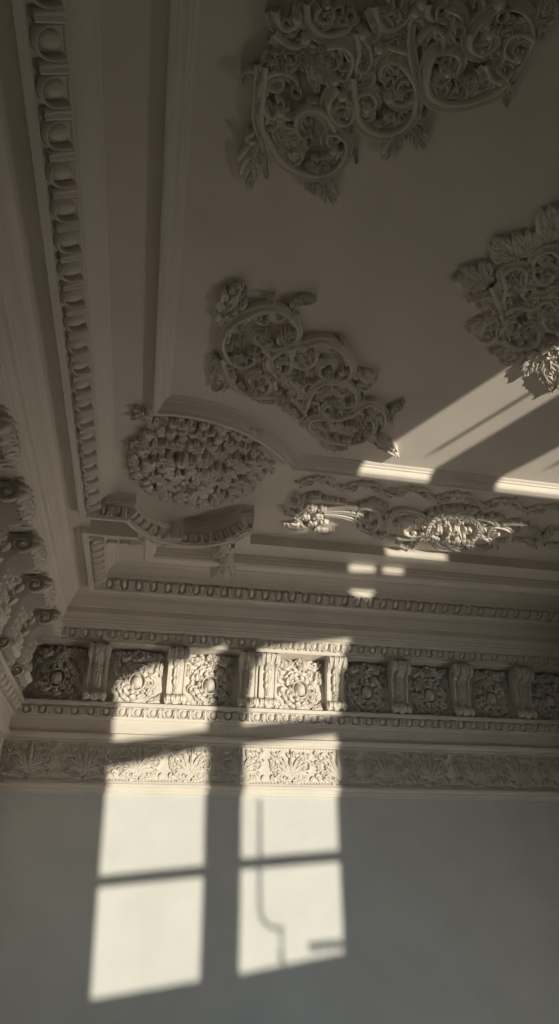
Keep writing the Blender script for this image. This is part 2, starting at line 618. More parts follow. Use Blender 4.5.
for k, ((x, y), (nx, ny)) in enumerate(spots):
    if k == 0:
        o = eo
    else:
        o = eo.copy(); COL.objects.link(o); o.parent = ar
        ch = cc_.copy(); COL.objects.link(ch); ch.parent = o
    S = Vector((ny, -nx, 0)); A = Vector((nx * dq2, ny * dq2, dz2)); N = S.cross(A)
    if N.z > 0: S = -S; N = S.cross(A)
    o.matrix_local = Matrix.Translation(Vector((x - CCX, y - CCY, 0))) @ Matrix((S, A, N)).transposed().to_4x4()


def wall_eggs(pa, pb, P, n_back, n_left, y_left, words_, H=.02):
    W_ = hypot(pb[0] - pa[0], pb[1] - pa[1])
    ap, az = (pb[0] - pa[0]) / W_, (pb[1] - pa[1]) / W_       # going up and out
    # back wall: p -> -y ; normal points out and down
    egg_run('egg_and_dart_band', 'egg-and-dart run on ' + words_ + ' of the back wall', G_EGG,
            (XL + pa[0] + .02, YB - pa[0], pa[1]), (1, 0, 0), (0, -ap, az), (0, -az, -ap), n_back, P, W_, H)
    if n_left: egg_run('egg_and_dart_band', 'egg-and-dart run on ' + words_ + ' of the left wall', G_EGG,
            (XL + pa[0], y_left, pa[1]), (0, 1, 0), (ap, 0, az), (az, 0, -ap), n_left, P, W_, H)


wall_eggs((.044, 2.834), (.076, 2.890), .118, 44, 16, 5 - .06 - .118 * 16, 'the ledge below the bracket frieze', .026)
wall_eggs((.200, 3.398), (.244, 3.452), .104, 46, 0, 0, 'the cornice band above the brackets', .022)

# ------------------------------------------------------------------ frieze brackets (local: x along wall, -y out, z up)
H_F = .434


def to_wall(u, v, h):
    return (u, -h, v)


def make_bracket(big=False):
    root = empty('scroll_bracket')
    Wb = .074
    front = [(.175, .432), (.196, .425), (.206, .40), (.200, .36), (.176, .330), (.140, .318), (.112, .290), (.100, .24), (.090, .19), (.076, .14), (.066, .105), (.070, .085), (.092, .072), (.106, .045), (.100, .018), (.082, .002)]
    fr = resample(front, 44)
    if big:
        flut = [(-1, 0), (-1, .9)]
        for c in (-.8, -.4, 0, .4, .8):
            flut += [(c - .13, .25), (c - .06, .95), (c, 1.15), (c + .06, .95), (c + .13, .25)]
        flut += [(1, .9), (1, 0)]
    else:
        flut = [(-1, 0), (-1, 1), (-.80, 1), (-.74, .55), (-.40, .45), (-.32, .82), (-.26, 1), (0, 1.1), (.26, 1), (.32, .82), (.40, .45), (.74, .55), (.80, 1), (1, 1), (1, 0)]
    m = MB()
    rows = []
    T = tangents(fr)
    for i, (h, v) in enumerate(fr):
        nx, nz = (-T[i][1], T[i][0])
        if nx < 0: nx, nz = -nx, -nz
        row = []
        for k, d in flut:
            if d == 0:
                row.append((k * Wb, 0.0, v))
            else:
                off = (d - 1) * (.048 if big else .030)
                row.append((k * Wb, -(h + nx * off), v + nz * off))
        rows.append(row)
    m.grid(rows)
    m.face([(p[0], p[1], p[2]) for p in rows[0]])
    m.face([(p[0], p[1], p[2]) for p in rows[-1]])
    body = m.build('console_body', M_ORN, root, angle=40)
    for sx in (-1, 1):
        for (hc, vc, r, turn) in ((.146, .372, .056, 1), (.066, .046, .036, -1)):
            v = MB()
            pts = []
            for k in range(26):
                t = k / 25
                a = turn * (pi * .5 - t * 2 * pi * 1.6)
                rr = r * (1 - .85 * t)
                pts.append((hc + rr * cos(a), vc + rr * sin(a)))
            strip(v, resample(pts, 40), lambda s: r * .15, lambda s: .012, ROUND)
            ball(v, hc, vc, r * .24, .018)
            v.mapped(lambda a, b, h, sx=sx: (sx * (Wb + h), -a, b))
            v.build('volute', M_ORN, body)
    lf = MB()
    tmp = MB()
    rnd = random.Random(5)

    def over(u, v, h):
        best = min(range(len(fr)), key=lambda i: abs(fr[i][1] - v))
        return (u, -(fr[best][0] - .010 + h), v)
    if not big:
        leaf(tmp, [(0, .350), (0, .23), (0, .11)], .050, .022, 0.004, 5, 0, .9, -.9, rnd)
    for sx in (-.055, -.018, .018, .055):
        lobe(tmp, sx, .335, pi / 2 - sx * 3, .10, .017, 0, .026, .002, CUP, 7)
    if big:
        for k in range(4):
            for q in range(6):
                if (q + k) % 2:
                    hook(tmp, (q - 2.5) * .028, .340 + k * .026, pi / 2 + rnd.uniform(-.5, .5), .050, .011, rnd.choice([-1, 1]), .024 + rnd.uniform(0, .010), .004)
                else:
                    lobe(tmp, (q - 2.5) * .028, .338 + k * .026, pi / 2 + rnd.uniform(-.9, .9), .046, .013, rnd.uniform(-.9, .9), .020 + rnd.uniform(0, .010), .004, CUP, 6)
        for k in range(5):
            for sx in (-1, 0, 1):
                lobe(tmp, sx * .030, .12 + k * .038, -pi / 2 + sx * .5, .040, .010, sx * .6, .018, .002, CUP, 5)
    lf.add(tmp, over)
    lf.build('acanthus_leaf', M_ORN, root)
    ft = MB()
    for sx in (-.055, -.018, .018, .055):
        lobe(ft, sx, .018, pi / 2, .06, .019, 0, .028, .0, CUP, 6)
    ft.mapped(over)
    ft.build('foot_leaves', M_ORN, root)
    cp = MB()
    for sx in (-1, 0, 1) if not big else ():
        rows = []
        for (dy, dz) in ((0, 0), (.022, .004), (.036, .018), (.034, .036), (.018, .046), (0, .048)):
            rows.append([(sx * .052 + k * .024, -(.182 + dy * (1 - .35 * k * k)), .372 + dz) for k in (-1, -.6, 0, .6, 1)])
        cp.grid(rows)
    if not big: cp.build('scroll_cap', M_ORN, root)
    if big:
        # carved leaves spilling over both cheeks
        for sx in (-1, 1):
            ck = MB()
            for k in range(9):
                t = k / 8
                a0_ = .02 + .050 * t
                b0_ = .09 + .24 * t
                for q in range(2):
                    lobe(ck, a0_ * (.35 + .6 * q), b0_ + rnd.uniform(-.015, .015), rnd.uniform(.3, 2.2), .055, .018, rnd.uniform(-1, 1), .032, 0, CUP, 6)
            ck.mapped(lambda a, b, h, sx=sx: (sx * (Wb + h), -a, b))
            ck.build('cheek_leaves', M_ORN, root)
    return root


bracket = make_bracket()
big_bracket = make_bracket(True)
BZ = 2.928
back_x = [-.439, .18, .767, .93, 1.511, 2.086, 2.668, 3.262, 3.85]
where = ['first from the left corner', 'inside the left sun patch', 'between the two sun patches',
         'at the left edge of the right sun patch', 'at the right edge of the right sun patch', 'first in shade beyond the sun patches',
         'second in shade beyond the sun patches', 'nearest the right photo edge', 'outermost on the right']
for i, x in enumerate(back_x):
    if i == 8: continue
    b = bracket if i == 0 else copy_tree(bracket)
    b.location = (x, YB - .018, BZ)
    tag(b, 'carved scroll bracket on the back wall, ' + where[i], 'bracket', 'scroll brackets of the back wall frieze')
lw = ['nearest the corner, with its spiral showing', 'second from the corner', 'third from the corner', 'fourth from the corner', 'fifth from the corner', 'sixth from the corner, highest in the photo']
left_y = [4.52, 3.97, 3.42, 2.88, 2.34, 1.80]
for i, y in enumerate(left_y):
    b = big_bracket if i == 0 else copy_tree(big_bracket)
    b.location = (XL + .018, y, BZ)
    b.rotation_euler = (0, 0, pi / 2)
    b.scale = (1.5, 1.36, 1.215)
    tag(b, 'large carved scroll bracket on the left wall, ' + lw[i], 'bracket', 'scroll brackets of the left wall frieze')

# ------------------------------------------------------------------ frieze rosettes


def make_rosette(seed, lively=1.0):
    rnd = random.Random(seed)
    root = empty('frieze_rosette')
    cy = .178
    m = MB()
    # wreath of overlapping curled leaves, slightly taller than wide
    for ring, (rr, n_, L, W, h, li) in enumerate([(.150, 17, .070, .021, .040, .0), (.112, 14, .072, .022, .052, .008), (.086, 11, .046, .017, .050, .010)]):
        for k in range(n_):
            a = 2 * pi * (k + .5 * ring) / n_ + rnd.uniform(-.07, .07)
            x, y = cos(a) * rr * .93, cy + sin(a) * rr
            if y < .018 and ring == 0:
                y = .018
            if ring < 2 and rnd.random() < .45:
                hook(m, x, y, a + (1.0 if ring == 0 else -.9) + rnd.uniform(-.4, .4), L * 1.25, W * .85, rnd.choice([-1, 1]), h, li)
                continue
            lobe(m, x, y, a + (1.25 if ring != 1 else -1.0), L * rnd.uniform(.85, 1.15), W, (1.3 if ring != 1 else -1.2), h, li, CUP, 6)
    m.mapped(to_wall).build('leaf_wreath', M_ORN, root)
    m = MB()
    strip(m, resample([(cos(t * 2 * pi / 24) * .064, cy + sin(t * 2 * pi / 24) * .074) for t in range(25)], 30), lambda s: .008, lambda s: .062, ROUND)
    rows = []
    for rr, hh in [(1, 0), (.95, .4), (.8, .75), (.5, .95), (.001, 1)]:
        rows.append([(.044 * rr * cos(q * pi / 7), cy + .056 * rr * sin(q * pi / 7), .085 * hh) for q in range(14)])
    m.grid(rows, close=True)
    for sx in (-1, 1):
        lobe(m, sx * .03, cy - .055, pi / 2 + sx * -.1, .11, .014, sx * .9, .066, .0, ROUND, 7)
    m.mapped(to_wall).build('boss', M_ORN, root)
    m = MB()
    for sx in (-1, 1):
        leaf(m, [(0, .36), (sx * .06, .385), (sx * .125, .372), (sx * .175, .395)], .062, .055, .008, 4, 0, .9, -.9, rnd)
        leaf(m, [(sx * .180, .345), (sx * .168, .30), (sx * .18, .26)], .045, .040, 0, 3, 0, .9, -.9, rnd)
        leaf(m, [(sx * .10, .020), (sx * .15, .03), (sx * .185, .07)], .045, .040, 0, 3, 0, .9, -.9, rnd)
        lobe(m, sx * .17, .12, pi / 2, .07, .018, sx * .9, .036, 0)
        lobe(m, sx * .09, .345, pi / 2 - sx * 1.2, .07, .02, sx * 1.2, .055, .01)
    for q in range(7):
        lobe(m, (q - 3) * .05, .37, pi / 2 + rnd.uniform(-1.2, 1.2), .055, .022, rnd.uniform(-1, 1), .085, 0, CUP, 6)
    flower(m, 0, .385, .050, 5, .080, .008, rnd.uniform(0, 6))
    flower(m, rnd.choice([-1, 1]) * .11, .375, .03, 5, .055, .012, rnd.uniform(0, 6))
    m.mapped(to_wall).build('foliage', M_ORN, root)
    return root


ros = [make_rosette(3), make_rosette(8)]
rx = [-.745, -.129, .455, 1.215, 1.80, 2.378, 2.966, 3.55]
rw = ['in the dark left corner', 'lower half lit by the left sun patch', 'right end of the left sun patch', 'fully lit in the right sun patch',
      'first in shade beyond the sun patches', 'second in shade beyond the sun patches', 'third in shade beyond the sun patches', 'cut by the right photo edge']
for i, x in enumerate(rx):
    r = ros[i] if i < 2 else copy_tree(ros[i % 2])
    r.location = (x, YB - .018, BZ)
    r.scale = (1.0, .95, 1.0)
    tag(r, 'carved wreath rosette on the back wall, ' + rw[i], 'rosette', 'wreath rosettes of the back wall frieze')
rl = ['between the corner and the nearest bracket', 'between the first and second bracket', 'between the second and third bracket', 'between the third and fourth bracket', 'between the fourth and fifth bracket', 'between the fifth and sixth bracket']
for i, y in enumerate([4.80, 4.245, 3.695, 3.15, 2.61, 2.07]):
    r = copy_tree(ros[i % 2])
    r.location = (XL + .018, y, BZ)
    r.rotation_euler = (0, 0, pi / 2)
    r.scale = (.85, 1.35, 1.12)
    tag(r, 'carved wreath rosette on the left wall, ' + rl[i], 'rosette', 'wreath rosettes of the left wall frieze')

# ------------------------------------------------------------------ low rinceau frieze of the back wall


def rinceau_motif(seed):
    rnd = random.Random(seed)
    m = MB()
    H = .262
    # upright palmette
    for k in range(7):
        a = pi / 2 + (k - 3) * .30
        lobe(m, (k - 3) * .004, .035, a, .20 - .016 * abs(k - 3), .015, (k - 3) * .28, .020, .002, CUP, 7)
    lobe(m, 0, .03, pi / 2, .235, .013, 0, .028, 0, RIDGE, 6)
    for sx in (-1, 1):
        sp = []
        for k in range(22):
            t = k / 21
            a = -pi / 2 - t * 2 * pi * 1.25 if sx > 0 else -pi / 2 + t * 2 * pi * 1.25
            r = .074 * (1 - .74 * t)
            sp.append((sx * .118 + r * cos(a), .125 + r * sin(a)))
        pts = [(sx * .012, .018), (sx * .06, .022)] + ([(x, y) for x, y in sp] if False else sp)
        scroll(m, pts, .0095, .006, .022, .014, 6, sx if False else (1 if sx < 0 else -1), .040, 0, rnd, 'hole', 6)
        for q in range(13):
            x = sx * rnd.uniform(.02, .188)
            hook(m, x, rnd.uniform(.03, .225), rnd.uniform(0, 6.28), .052, .0095, rnd.choice([-1, 1]), rnd.uniform(.016, .026), 0)
        for q in range(4):
            x = sx * (.03 + .042 * q)
            lobe(m, x, .235 + rnd.uniform(-.01, .008), -pi / 2 + sx * rnd.uniform(-.9, .9), .05, .013, rnd.uniform(-1, 1), .022, 0, CUP, 5)
            lobe(m, x, .022, pi / 2 + sx * rnd.uniform(-1, .6), .045, .012, rnd.uniform(-1, 1), .020, 0, CUP, 5)
    return m


PW = .392
root = empty('rinceau_frieze', (XL + .02, YB - .009, 2.376))
tag(root, 'low carved band of leaf scrolls along the back wall, just above the plain wall', 'frieze')
mo = [rinceau_motif(s).mapped(to_wall).build('palmette_scroll', M_ORN, root) for s in (1, 2)]
for k in range(13):
    o = mo[k] if k < 2 else mo[k % 2].copy()
    if k >= 2:
        COL.objects.link(o)
        o.parent = root
    o.location = (PW * (k + .5), 0, 0)
for zz in (.002, .256):
    bead = MB()
    strip(bead, [(0, zz + .003), (13 * PW, zz + .003)], lambda s: .003, lambda s: .005, ROUND)
    for k in range(int(13 * PW / .024)):
        ball(bead, .012 + k * .024, zz + .003, .008, .011, 0, False, 6)
    bead.mapped(to_wall).build('bead_course', M_ORN, root)

# ------------------------------------------------------------------ ceiling ornaments, laid out by survey points


class Relief:
    def __init__(self, z):
        self.z = z
        self.parts = {}

    def P(self, pts):
        return [on_ceiling(x, y, self.z - .02) for x, y in pts]

    def part(self, name):
        return self.parts.setdefault(name, MB())

    def finish(self, name, label, cat='ornament', group=None, root_depth=0.0):
        allv = [p for m in self.parts.values() for p in m.v]
        cx = (min(p[0] for p in allv) + max(p[0] for p in allv)) / 2
        cy = (min(p[1] for p in allv) + max(p[1] for p in allv)) / 2
        root = empty(name, (cx, cy, self.z))
        tag(root, label, cat, group)
        for n, m in self.parts.items():
            for sub in (m if isinstance(m, list) else [m]):
                sub.mapped(lambda u, v, h: (u - cx, v - cy, -h if h > 0 else root_depth - h))
                sub.build(n.split('#')[0], M_ORN, root)
        return root


def sp(relief, name, pts, **kw):
    kk = len([k for k in relief.parts if k.startswith(name)])
    m = relief.part(name + '#' + str(kk))
    return m, relief.P(pts)


def px_w(relief, pt, w):
    """metres for w pixels near that survey point"""
    a = on_ceiling(pt[0] - w / 2, pt[1], relief.z)
    b = on_ceiling(pt[0] + w / 2, pt[1], relief.z)
    return hypot(a[0] - b[0], a[1] - b[1])


# --- A: stepped corner rinceau in the middle of the picture
A = Relief(Z_PANEL)
rnd = random.Random(11)
KS = .009
scA = [
    ([(268, 306), (250, 310), (233, 320), (223, 333), (222, 348), (229, 359), (241, 365), (252, 362), (256, 356), (251, 351)], -1, 7),
    ([(244, 313), (262, 305), (282, 307), (295, 317), (300, 330), (294, 341), (285, 342), (280, 336), (284, 331)], 1, 6),
    ([(290, 343), (276, 347), (262, 344), (254, 338), (254, 330), (260, 327), (265, 331)], 1, 4),
    ([(302, 342), (287, 345), (273, 350), (265, 358), (268, 367), (277, 371), (288, 369), (292, 361), (285, 357), (278, 360)], -1, 5),
    ([(219, 356), (226, 373), (236, 388), (250, 394), (265, 392), (272, 382), (266, 373), (254, 371), (247, 377), (251, 383)], -1, 7),
    ([(300, 346), (312, 339), (326, 338), (341, 346), (352, 360), (352, 372), (341, 379), (327, 377), (318, 369), (322, 360), (331, 359), (335, 366), (329, 371)], 1, 8),
    ([(308, 342), (294, 342), (289, 351), (292, 361), (303, 366), (313, 362), (317, 355), (312, 351)], -1, 5),
    ([(304, 407), (309, 393), (317, 382), (331, 378), (347, 382), (357, 391), (356, 401), (346, 405), (338, 400)], 1, 6),
    ([(354, 412), (339, 417), (327, 416), (321, 409), (326, 402), (336, 399), (344, 404), (340, 410), (334, 409)], 1, 4),
    ([(323, 414), (311, 415), (307, 422), (313, 431), (326, 438), (344, 442), (362, 440), (373, 431), (375, 420), (367, 416), (360, 421)], -1, 9),
    ([(350, 413), (358, 405), (369, 400), (379, 404), (386, 412), (386, 422), (380, 431)], 1, 6),
    ([(252, 394), (270, 395), (284, 394), (296, 401), (305, 414)], -1, 4),
    ([(262, 344), (272, 352), (270, 362), (280, 374), (290, 372), (300, 376)], 1, 4),
    ([(274, 386), (272, 377), (280, 372), (292, 376), (300, 386), (296, 396), (286, 394)], 1, 5),
    ([(318, 392), (330, 388), (342, 392), (340, 398), (332, 396)], 1, 3),
]
for pts, side, inner in scA:
    m, P = sp(A, 'leaf_scroll', pts)
    scroll(m, P, .0165, .011, .058, .018, inner, side, .062, 0, rnd, rnd.choice(['ball', 'hole', 'flower']), max(1, inner // 3))
for pts, W in [([(222, 325), (226, 310), (230, 298), (240, 286)], .085), ([(229, 313), (240, 303), (246, 292)], .05), ([(293, 315), (296, 303), (300, 299)], .045), ([(297, 301), (306, 300), (314, 299)], .035),
               ([(218, 355), (219, 368), (216, 384)], .06), ([(224, 377), (222, 385), (214, 388)], .045), ([(352, 372), (362, 374), (374, 379)], .06), ([(356, 384), (364, 386), (370, 384)], .045),
               ([(336, 423), (345, 428), (352, 434)], .05), ([(366, 414), (362, 420), (366, 428)], .04), ([(384, 415), (393, 411), (404, 402)], .04), ([(386, 418), (392, 422)], .03), ([(366, 436), (380, 440), (396, 449)], .06), ([(376, 444), (388, 449), (398, 455)], .04),
               ([(322, 440), (332, 447), (346, 447)], .05), ([(286, 385), (296, 388), (304, 398)], .06), ([(250, 394), (262, 400), (274, 402)], .035), ([(280, 404), (292, 411), (304, 421)], .045),
               
               ([(369, 412), (376, 416), (374, 426)], .05), ([(316, 398), (324, 394), (330, 388)], .05)]:
    m = A.part('acanthus_leaf#' + str(len(A.parts)))
    leaf(m, A.P(pts), W * .9, .040, .002, 4, 0, .95, -.8, rnd)
for x, y, r in [(305, 353, .035), (238, 354, .03), (336, 406, .028), (327, 391, .03), (325, 427, .026), (350, 425, .034), (240, 341, .026), (362, 430, .024)]:
    m = A.part('flower#' + str(len(A.parts)))
    flower(m, *A.P([(x, y)])[0], r, 5, .04, .004, rnd.uniform(0, 6))
A.finish('scrollwork_ornament', 'stepped triangle of leaf scrolls on the ceiling, just above the round medallion')

# --- B: large ornament at the top
B_ = Relief(Z_PANEL)
rnd = random.Random(21)
scB = [  # crop 235,60 and friends, read in picture survey points
    ([(262, 62), (260, 90), (258, 118), (266, 138), (280, 158), (300, 171), (322, 174), (338, 166), (348, 150), (347, 136), (336, 128), (326, 130), (325, 141), (333, 146)], -1, 10, .016),
    ([(262, 92), (266, 78), (278, 72), (292, 76), (296, 88)], -1, 3, .015),
    ([(258, 100), (264, 112), (274, 117), (280, 108)], -1, 3, .015),
    ([(332, 128), (322, 112), (308, 108), (298, 116), (300, 128), (308, 136)], 1, 4, .014),
    ([(272, 8), (276, 22), (286, 30), (297, 24), (297, 14)], -1, 3, .016),
    ([(272, 32), (286, 44), (300, 46), (306, 34)], -1, 3, .015),
    ([(303, 0), (306, 20), (320, 34), (338, 34), (352, 26), (350, 12)], -1, 6, .016),
    ([(318, 0), (312, 12), (320, 22), (334, 18), (338, 8)], -1, 3, .013),
    ([(326, 38), (344, 38), (355, 52), (352, 70), (344, 80), (334, 76)], 1, 5, .015),
    ([(336, 82), (326, 96), (326, 110), (336, 122), (350, 122), (356, 108), (350, 96), (342, 92)], -1, 5, .015),
    ([(349, 74), (352, 98), (356, 118), (370, 130), (388, 133), (404, 126), (415, 112), (418, 90), (414, 66), (410, 40), (412, 18), (420, 0)], -1, 12, .016),
    ([(354, 92), (360, 86), (372, 86), (378, 96), (374, 106), (366, 104)], 1, 4, .013),
    ([(417, 78), (406, 62), (392, 54), (380, 60), (378, 72), (388, 78)], -1, 5, .014),
    ([(416, 96), (404, 104), (392, 102), (388, 94)], 1, 4, .013),
    ([(370, 4), (376, 22), (386, 30), (402, 24), (414, 8)], -1, 6, .015),
    ([(352, 30), (356, 48), (352, 64), (362, 72), (372, 62), (372, 44), (362, 30)], -1, 5, .014),
    ([(406, 44), (396, 42), (386, 40), (378, 44)], -1, 2, .013),
    ([(420, 40), (430, 28), (440, 36), (438, 52)], -1, 3, .014),
    ([(424, 66), (422, 82), (428, 96), (442, 103), (462, 103), (484, 97), (504, 86), (520, 66), (532, 44), (534, 22), (524, 6), (508, 2), (500, 12)], -1, 14, .016),
    ([(424, 66), (430, 50), (444, 44), (458, 48), (462, 60), (454, 72), (446, 68)], 1, 5, .015),
    ([(466, 30), (466, 46), (478, 54), (490, 50), (500, 40), (498, 28), (488, 30)], -1, 5, .014),
    ([(466, 34), (476, 18), (490, 8), (498, 0)], 1, 4, .014),
    ([(530, 40), (520, 34), (508, 38), (506, 50), (516, 54)], 1, 4, .014),
    ([(480, 62), (488, 78), (500, 80), (510, 74)], -1, 4, .014),
    ([(424, 0), (424, 14), (434, 20), (440, 8)], -1, 3, .014),
    ([(444, 0), (458, 6), (464, 18), (458, 26)], 1, 3, .014),
]
for pts, side, inner, w in scB:
    m, P = sp(B_, 'leaf_scroll', pts)
    scroll(m, P, w * 1.2, w * .78, .064, .020, max(2, int(inner * .9)), side, .066, 0, rnd, rnd.choice(['ball', 'hole', 'ball']), max(0, inner // 4))
for pts, W in [([(262, 128), (255, 150), (250, 180)], .085), ([(266, 146), (264, 160), (266, 172)], .05), ([(322, 176), (324, 184), (332, 196)], .06), ([(318, 178), (312, 184), (314, 190)], .035),
               ([(400, 130), (396, 140), (386, 152)], .06), ([(410, 126), (418, 136), (422, 142)], .05), ([(300, 44), (312, 60), (316, 84)], .06), ([(318, 52), (320, 64), (326, 76)], .06),
               ([(338, 66), (330, 60), (322, 48)], .05), ([(270, 124), (284, 132), (300, 142)], .06), ([(276, 140), (290, 148), (302, 146)], .06), ([(310, 160), (322, 162), (334, 156)], .05),
               ([(366, 62), (362, 48), (360, 30)], .06), ([(360, 70), (366, 60), (374, 44)], .05), ([(378, 122), (392, 124), (404, 116)], .05), ([(536, 30), (540, 20), (552, 10)], .06), ([(530, 44), (534, 32), (530, 16)], .04),
               ([(432, 92), (440, 84), (436, 74)], .05), ([(450, 96), (462, 88), (458, 80)], .05), ([(470, 94), (480, 86), (474, 78)], .05), ([(398, 20), (406, 8), (404, -4)], .05), ([(500, 20), (512, 26), (526, 28)], .05),
               ([(330, 26), (344, 18), (346, 4)], .05), ([(272, 50), (270, 60), (276, 68)], .05)]:
    m = B_.part('acanthus_leaf#' + str(len(B_.parts)))
    leaf(m, B_.P(pts), W * .9, .046, .002, 4, 0, .95, -.8, rnd)
for x, y, r in [(280, 58, .045), (302, 56, .035), (350, 126, .016), (400, 114, .018), (402, 32, .018), (446, 58, .02), (322, 12, .035), (505, 6, .02)]:
    m = B_.part('flower#' + str(len(B_.parts)))
    flower(m, *B_.P([(x, y)])[0], r, 6, .045, .004, rnd.uniform(0, 6))
B_.finish('scrollwork_ornament', 'largest spread of leaf scrolls on the ceiling, cut by the top edge of the photo')

# --- C: ornament at the right edge, its lower corner in the sun
C_ = Relief(Z_PANEL)
rnd = random.Random(31)
scC = [
    ([(560, 252), (550, 246), (536, 252), (530, 264), (532, 276), (540, 283), (550, 280), (552, 272)], -1, 4, .015),
    ([(500, 300), (503, 284), (500, 272), (512, 264), (524, 264), (528, 272), (524, 286), (508, 290)], 1, 4, .016),
    ([(536, 284), (524, 282), (522, 272), (530, 268)], -1, 3, .013),
    ([(494, 282), (498, 296), (503, 310), (504, 318)], 1, 2, .02),
    ([(472, 298), (486, 292), (498, 296), (502, 304), (496, 311)], 1, 3, .012),
    ([(508, 312), (514, 306), (526, 308), (536, 306), (544, 300), (552, 304), (552, 312)], -1, 4, .014),
    ([(522, 320), (519, 328), (512, 332), (506, 328), (500, 322)], 1, 2, .013),
    ([(516, 316), (504, 320), (499, 332), (504, 342), (518, 347), (534, 344), (541, 334), (537, 324), (528, 322), (521, 330)], -1, 5, .015),
    ([(558, 300), (548, 308), (540, 318), (546, 328), (558, 330)], -1, 4, .015),
    ([(478, 334), (484, 322), (494, 317), (502, 322), (500, 334)], 1, 3, .012),
    ([(560, 268), (548, 262), (544, 256)], 1, 2, .013),
    ([(530, 292), (544, 292), (556, 286), (566, 288)], 1, 3, .014),
    ([(540, 350), (550, 344), (562, 346)], 1, 3, .014),
]
for pts, side, inner, w in scC:
    m, P = sp(C_, 'leaf_scroll', pts)
    scroll(m, P, w * 1.1, w * .75, .050, .02, inner, side, .06, 0, rnd, rnd.choice(['ball', 'hole']), 1)
for pts, W in [([(548, 244), (550, 230), (552, 216)], .09), ([(540, 246), (544, 238), (548, 230)], .05), ([(560, 236), (566, 226), (570, 216)], .07), ([(516, 258), (506, 252), (498, 242)], .065),
               ([(522, 258), (524, 248), (518, 240)], .07), ([(500, 264), (498, 256), (504, 252)], .04), ([(528, 258), (532, 250), (530, 244)], .045),
               ([(494, 282), (484, 280), (478, 272), (466, 270)], .06), ([(486, 284), (474, 282), (462, 278), (455, 280)], .05), ([(488, 278), (487, 268), (486, 264)], .035),
               ([(492, 296), (480, 294), (470, 300)], .045), ([(496, 320), (484, 324), (472, 330)], .055), ([(498, 334), (490, 338), (482, 340)], .035),
               ([(520, 350), (508, 352), (492, 352)], .05), ([(524, 354), (514, 360), (504, 362)], .05), ([(538, 352), (532, 362), (526, 374)], .06), ([(548, 352), (550, 364), (548, 376)], .07),
               ([(556, 350), (562, 360), (562, 372)], .06), ([(540, 366), (546, 378), (550, 388)], .05), ([(514, 340), (520, 334), (526, 338)], .035), ([(530, 310), (540, 316), (552, 318)], .06),
               ([(510, 276), (514, 284), (522, 282)], .04), ([(558, 378), (556, 386), (550, 392)], .04)]:
    m = C_.part('acanthus_leaf#' + str(len(C_.parts)))
    leaf(m, C_.P(pts), W, .026, .002, 4, 0, .95, -.8, rnd)
for x, y, r in [(545, 272, .03), (512, 278, .03), (548, 310, .03), (546, 340, .035), (520, 326, .018), (556, 340, .03)]:
    m = C_.part('flower#' + str(len(C_.parts)))
    flower(m, *C_.P([(x, y)])[0], r, 5, .045, .004, rnd.uniform(0, 6))
C_.finish('scrollwork_ornament', 'leaf-scroll ornament at the right photo edge whose lower tip catches the sun')

# --- D: medallion of flowers and leaves
D_ = Relief(Z_FIELD)
rnd = random.Random(41)
mcx, mcy = .135, 2.975
R_X, R_Y = .385, .425


def dome(x, y):
    d = hypot((x - mcx) / R_X, (y - mcy) / R_Y)
    return .030 * max(0, 1 - d ** 2.5)


cxr, cyr = D_.P([(192, 484)])[0]
placed = [(cxr, cyr, .12)]
flowers_at = []
for k in range(11):
    for t in range(60):
        a, rr = rnd.uniform(0, 2 * pi), sqrt(rnd.uniform(.06, .62))
        x, y = mcx + R_X * rr * cos(a), mcy + R_Y * rr * sin(a)
        r = rnd.uniform(.046, .060)
        if all(hypot(x - q[0], y - q[1]) > (r + q[2]) * .98 for q in placed):
            placed.append((x, y, r))
            flowers_at.append((x, y, r))
            break
for x, y, r in flowers_at:
    m = D_.part('flower#' + str(len(D_.parts)))
    flower(m, x, y, r * 1.1, rnd.choice([5, 6]), .034, dome(x, y) + .008, rnd.uniform(0, 6))
clumps = 0
for t in range(1500):
    a, rr = rnd.uniform(0, 2 * pi), sqrt(rnd.uniform(.0, 1.0))
    x, y = mcx + R_X * rr * cos(a), mcy + R_Y * rr * sin(a)
    r = rnd.uniform(.028, .038) if rr > .80 or y > mcy + .28 else rnd.uniform(.040, .056)
    if all(hypot(x - q[0], y - q[1]) > (r + q[2]) * .86 for q in placed):
        placed.append((x, y, r))
        clumps += 1
        m = D_.part('leaf_clump#' + str(len(D_.parts)))
        out = atan2(y - mcy, x - mcx) + rnd.uniform(-.9, .9)
        L = r * 2.0
        bx, by = x - cos(out) * r * .9, y - sin(out) * r * .9
        li = dome(x, y)
        nf = rnd.choice([3, 3, 5])
        for q in range(nf):
            da = (q - (nf - 1) / 2) * (1.5 / (nf - 1) * 1.3)
            lobe(m, bx, by, out + da, L * (1 - .14 * abs(q - (nf - 1) / 2)), L * .30 * (3.6 / nf if nf > 3 else 1), rnd.uniform(-.4, .4), rnd.uniform(.040, .052), li + rnd.uniform(0, .012), CUP, 7, .35)
        if rnd.random() < .35:
            ball(m, bx + cos(out) * .01, by + sin(out) * .01, .014, .042, li)
for rr, nq, L in ((.93, 22, .055), (1.0, 30, .045)):
    for k in range(nq):
        a = 2 * pi * (k + rr) / nq
        x, y = mcx + R_X * rr * cos(a), mcy + R_Y * rr * sin(a)
        m = D_.part('fringe_leaf#' + str(len(D_.parts)))
        aa = a + rnd.uniform(-.6, .6)
        for q in (-.7, 0, .7):
            lobe(m, x, y, aa + q, L * (1 if q == 0 else .75), L * .25, rnd.uniform(-.7, .7), .034, 0, CUP, 5)
rose = D_.part('centre_rose')
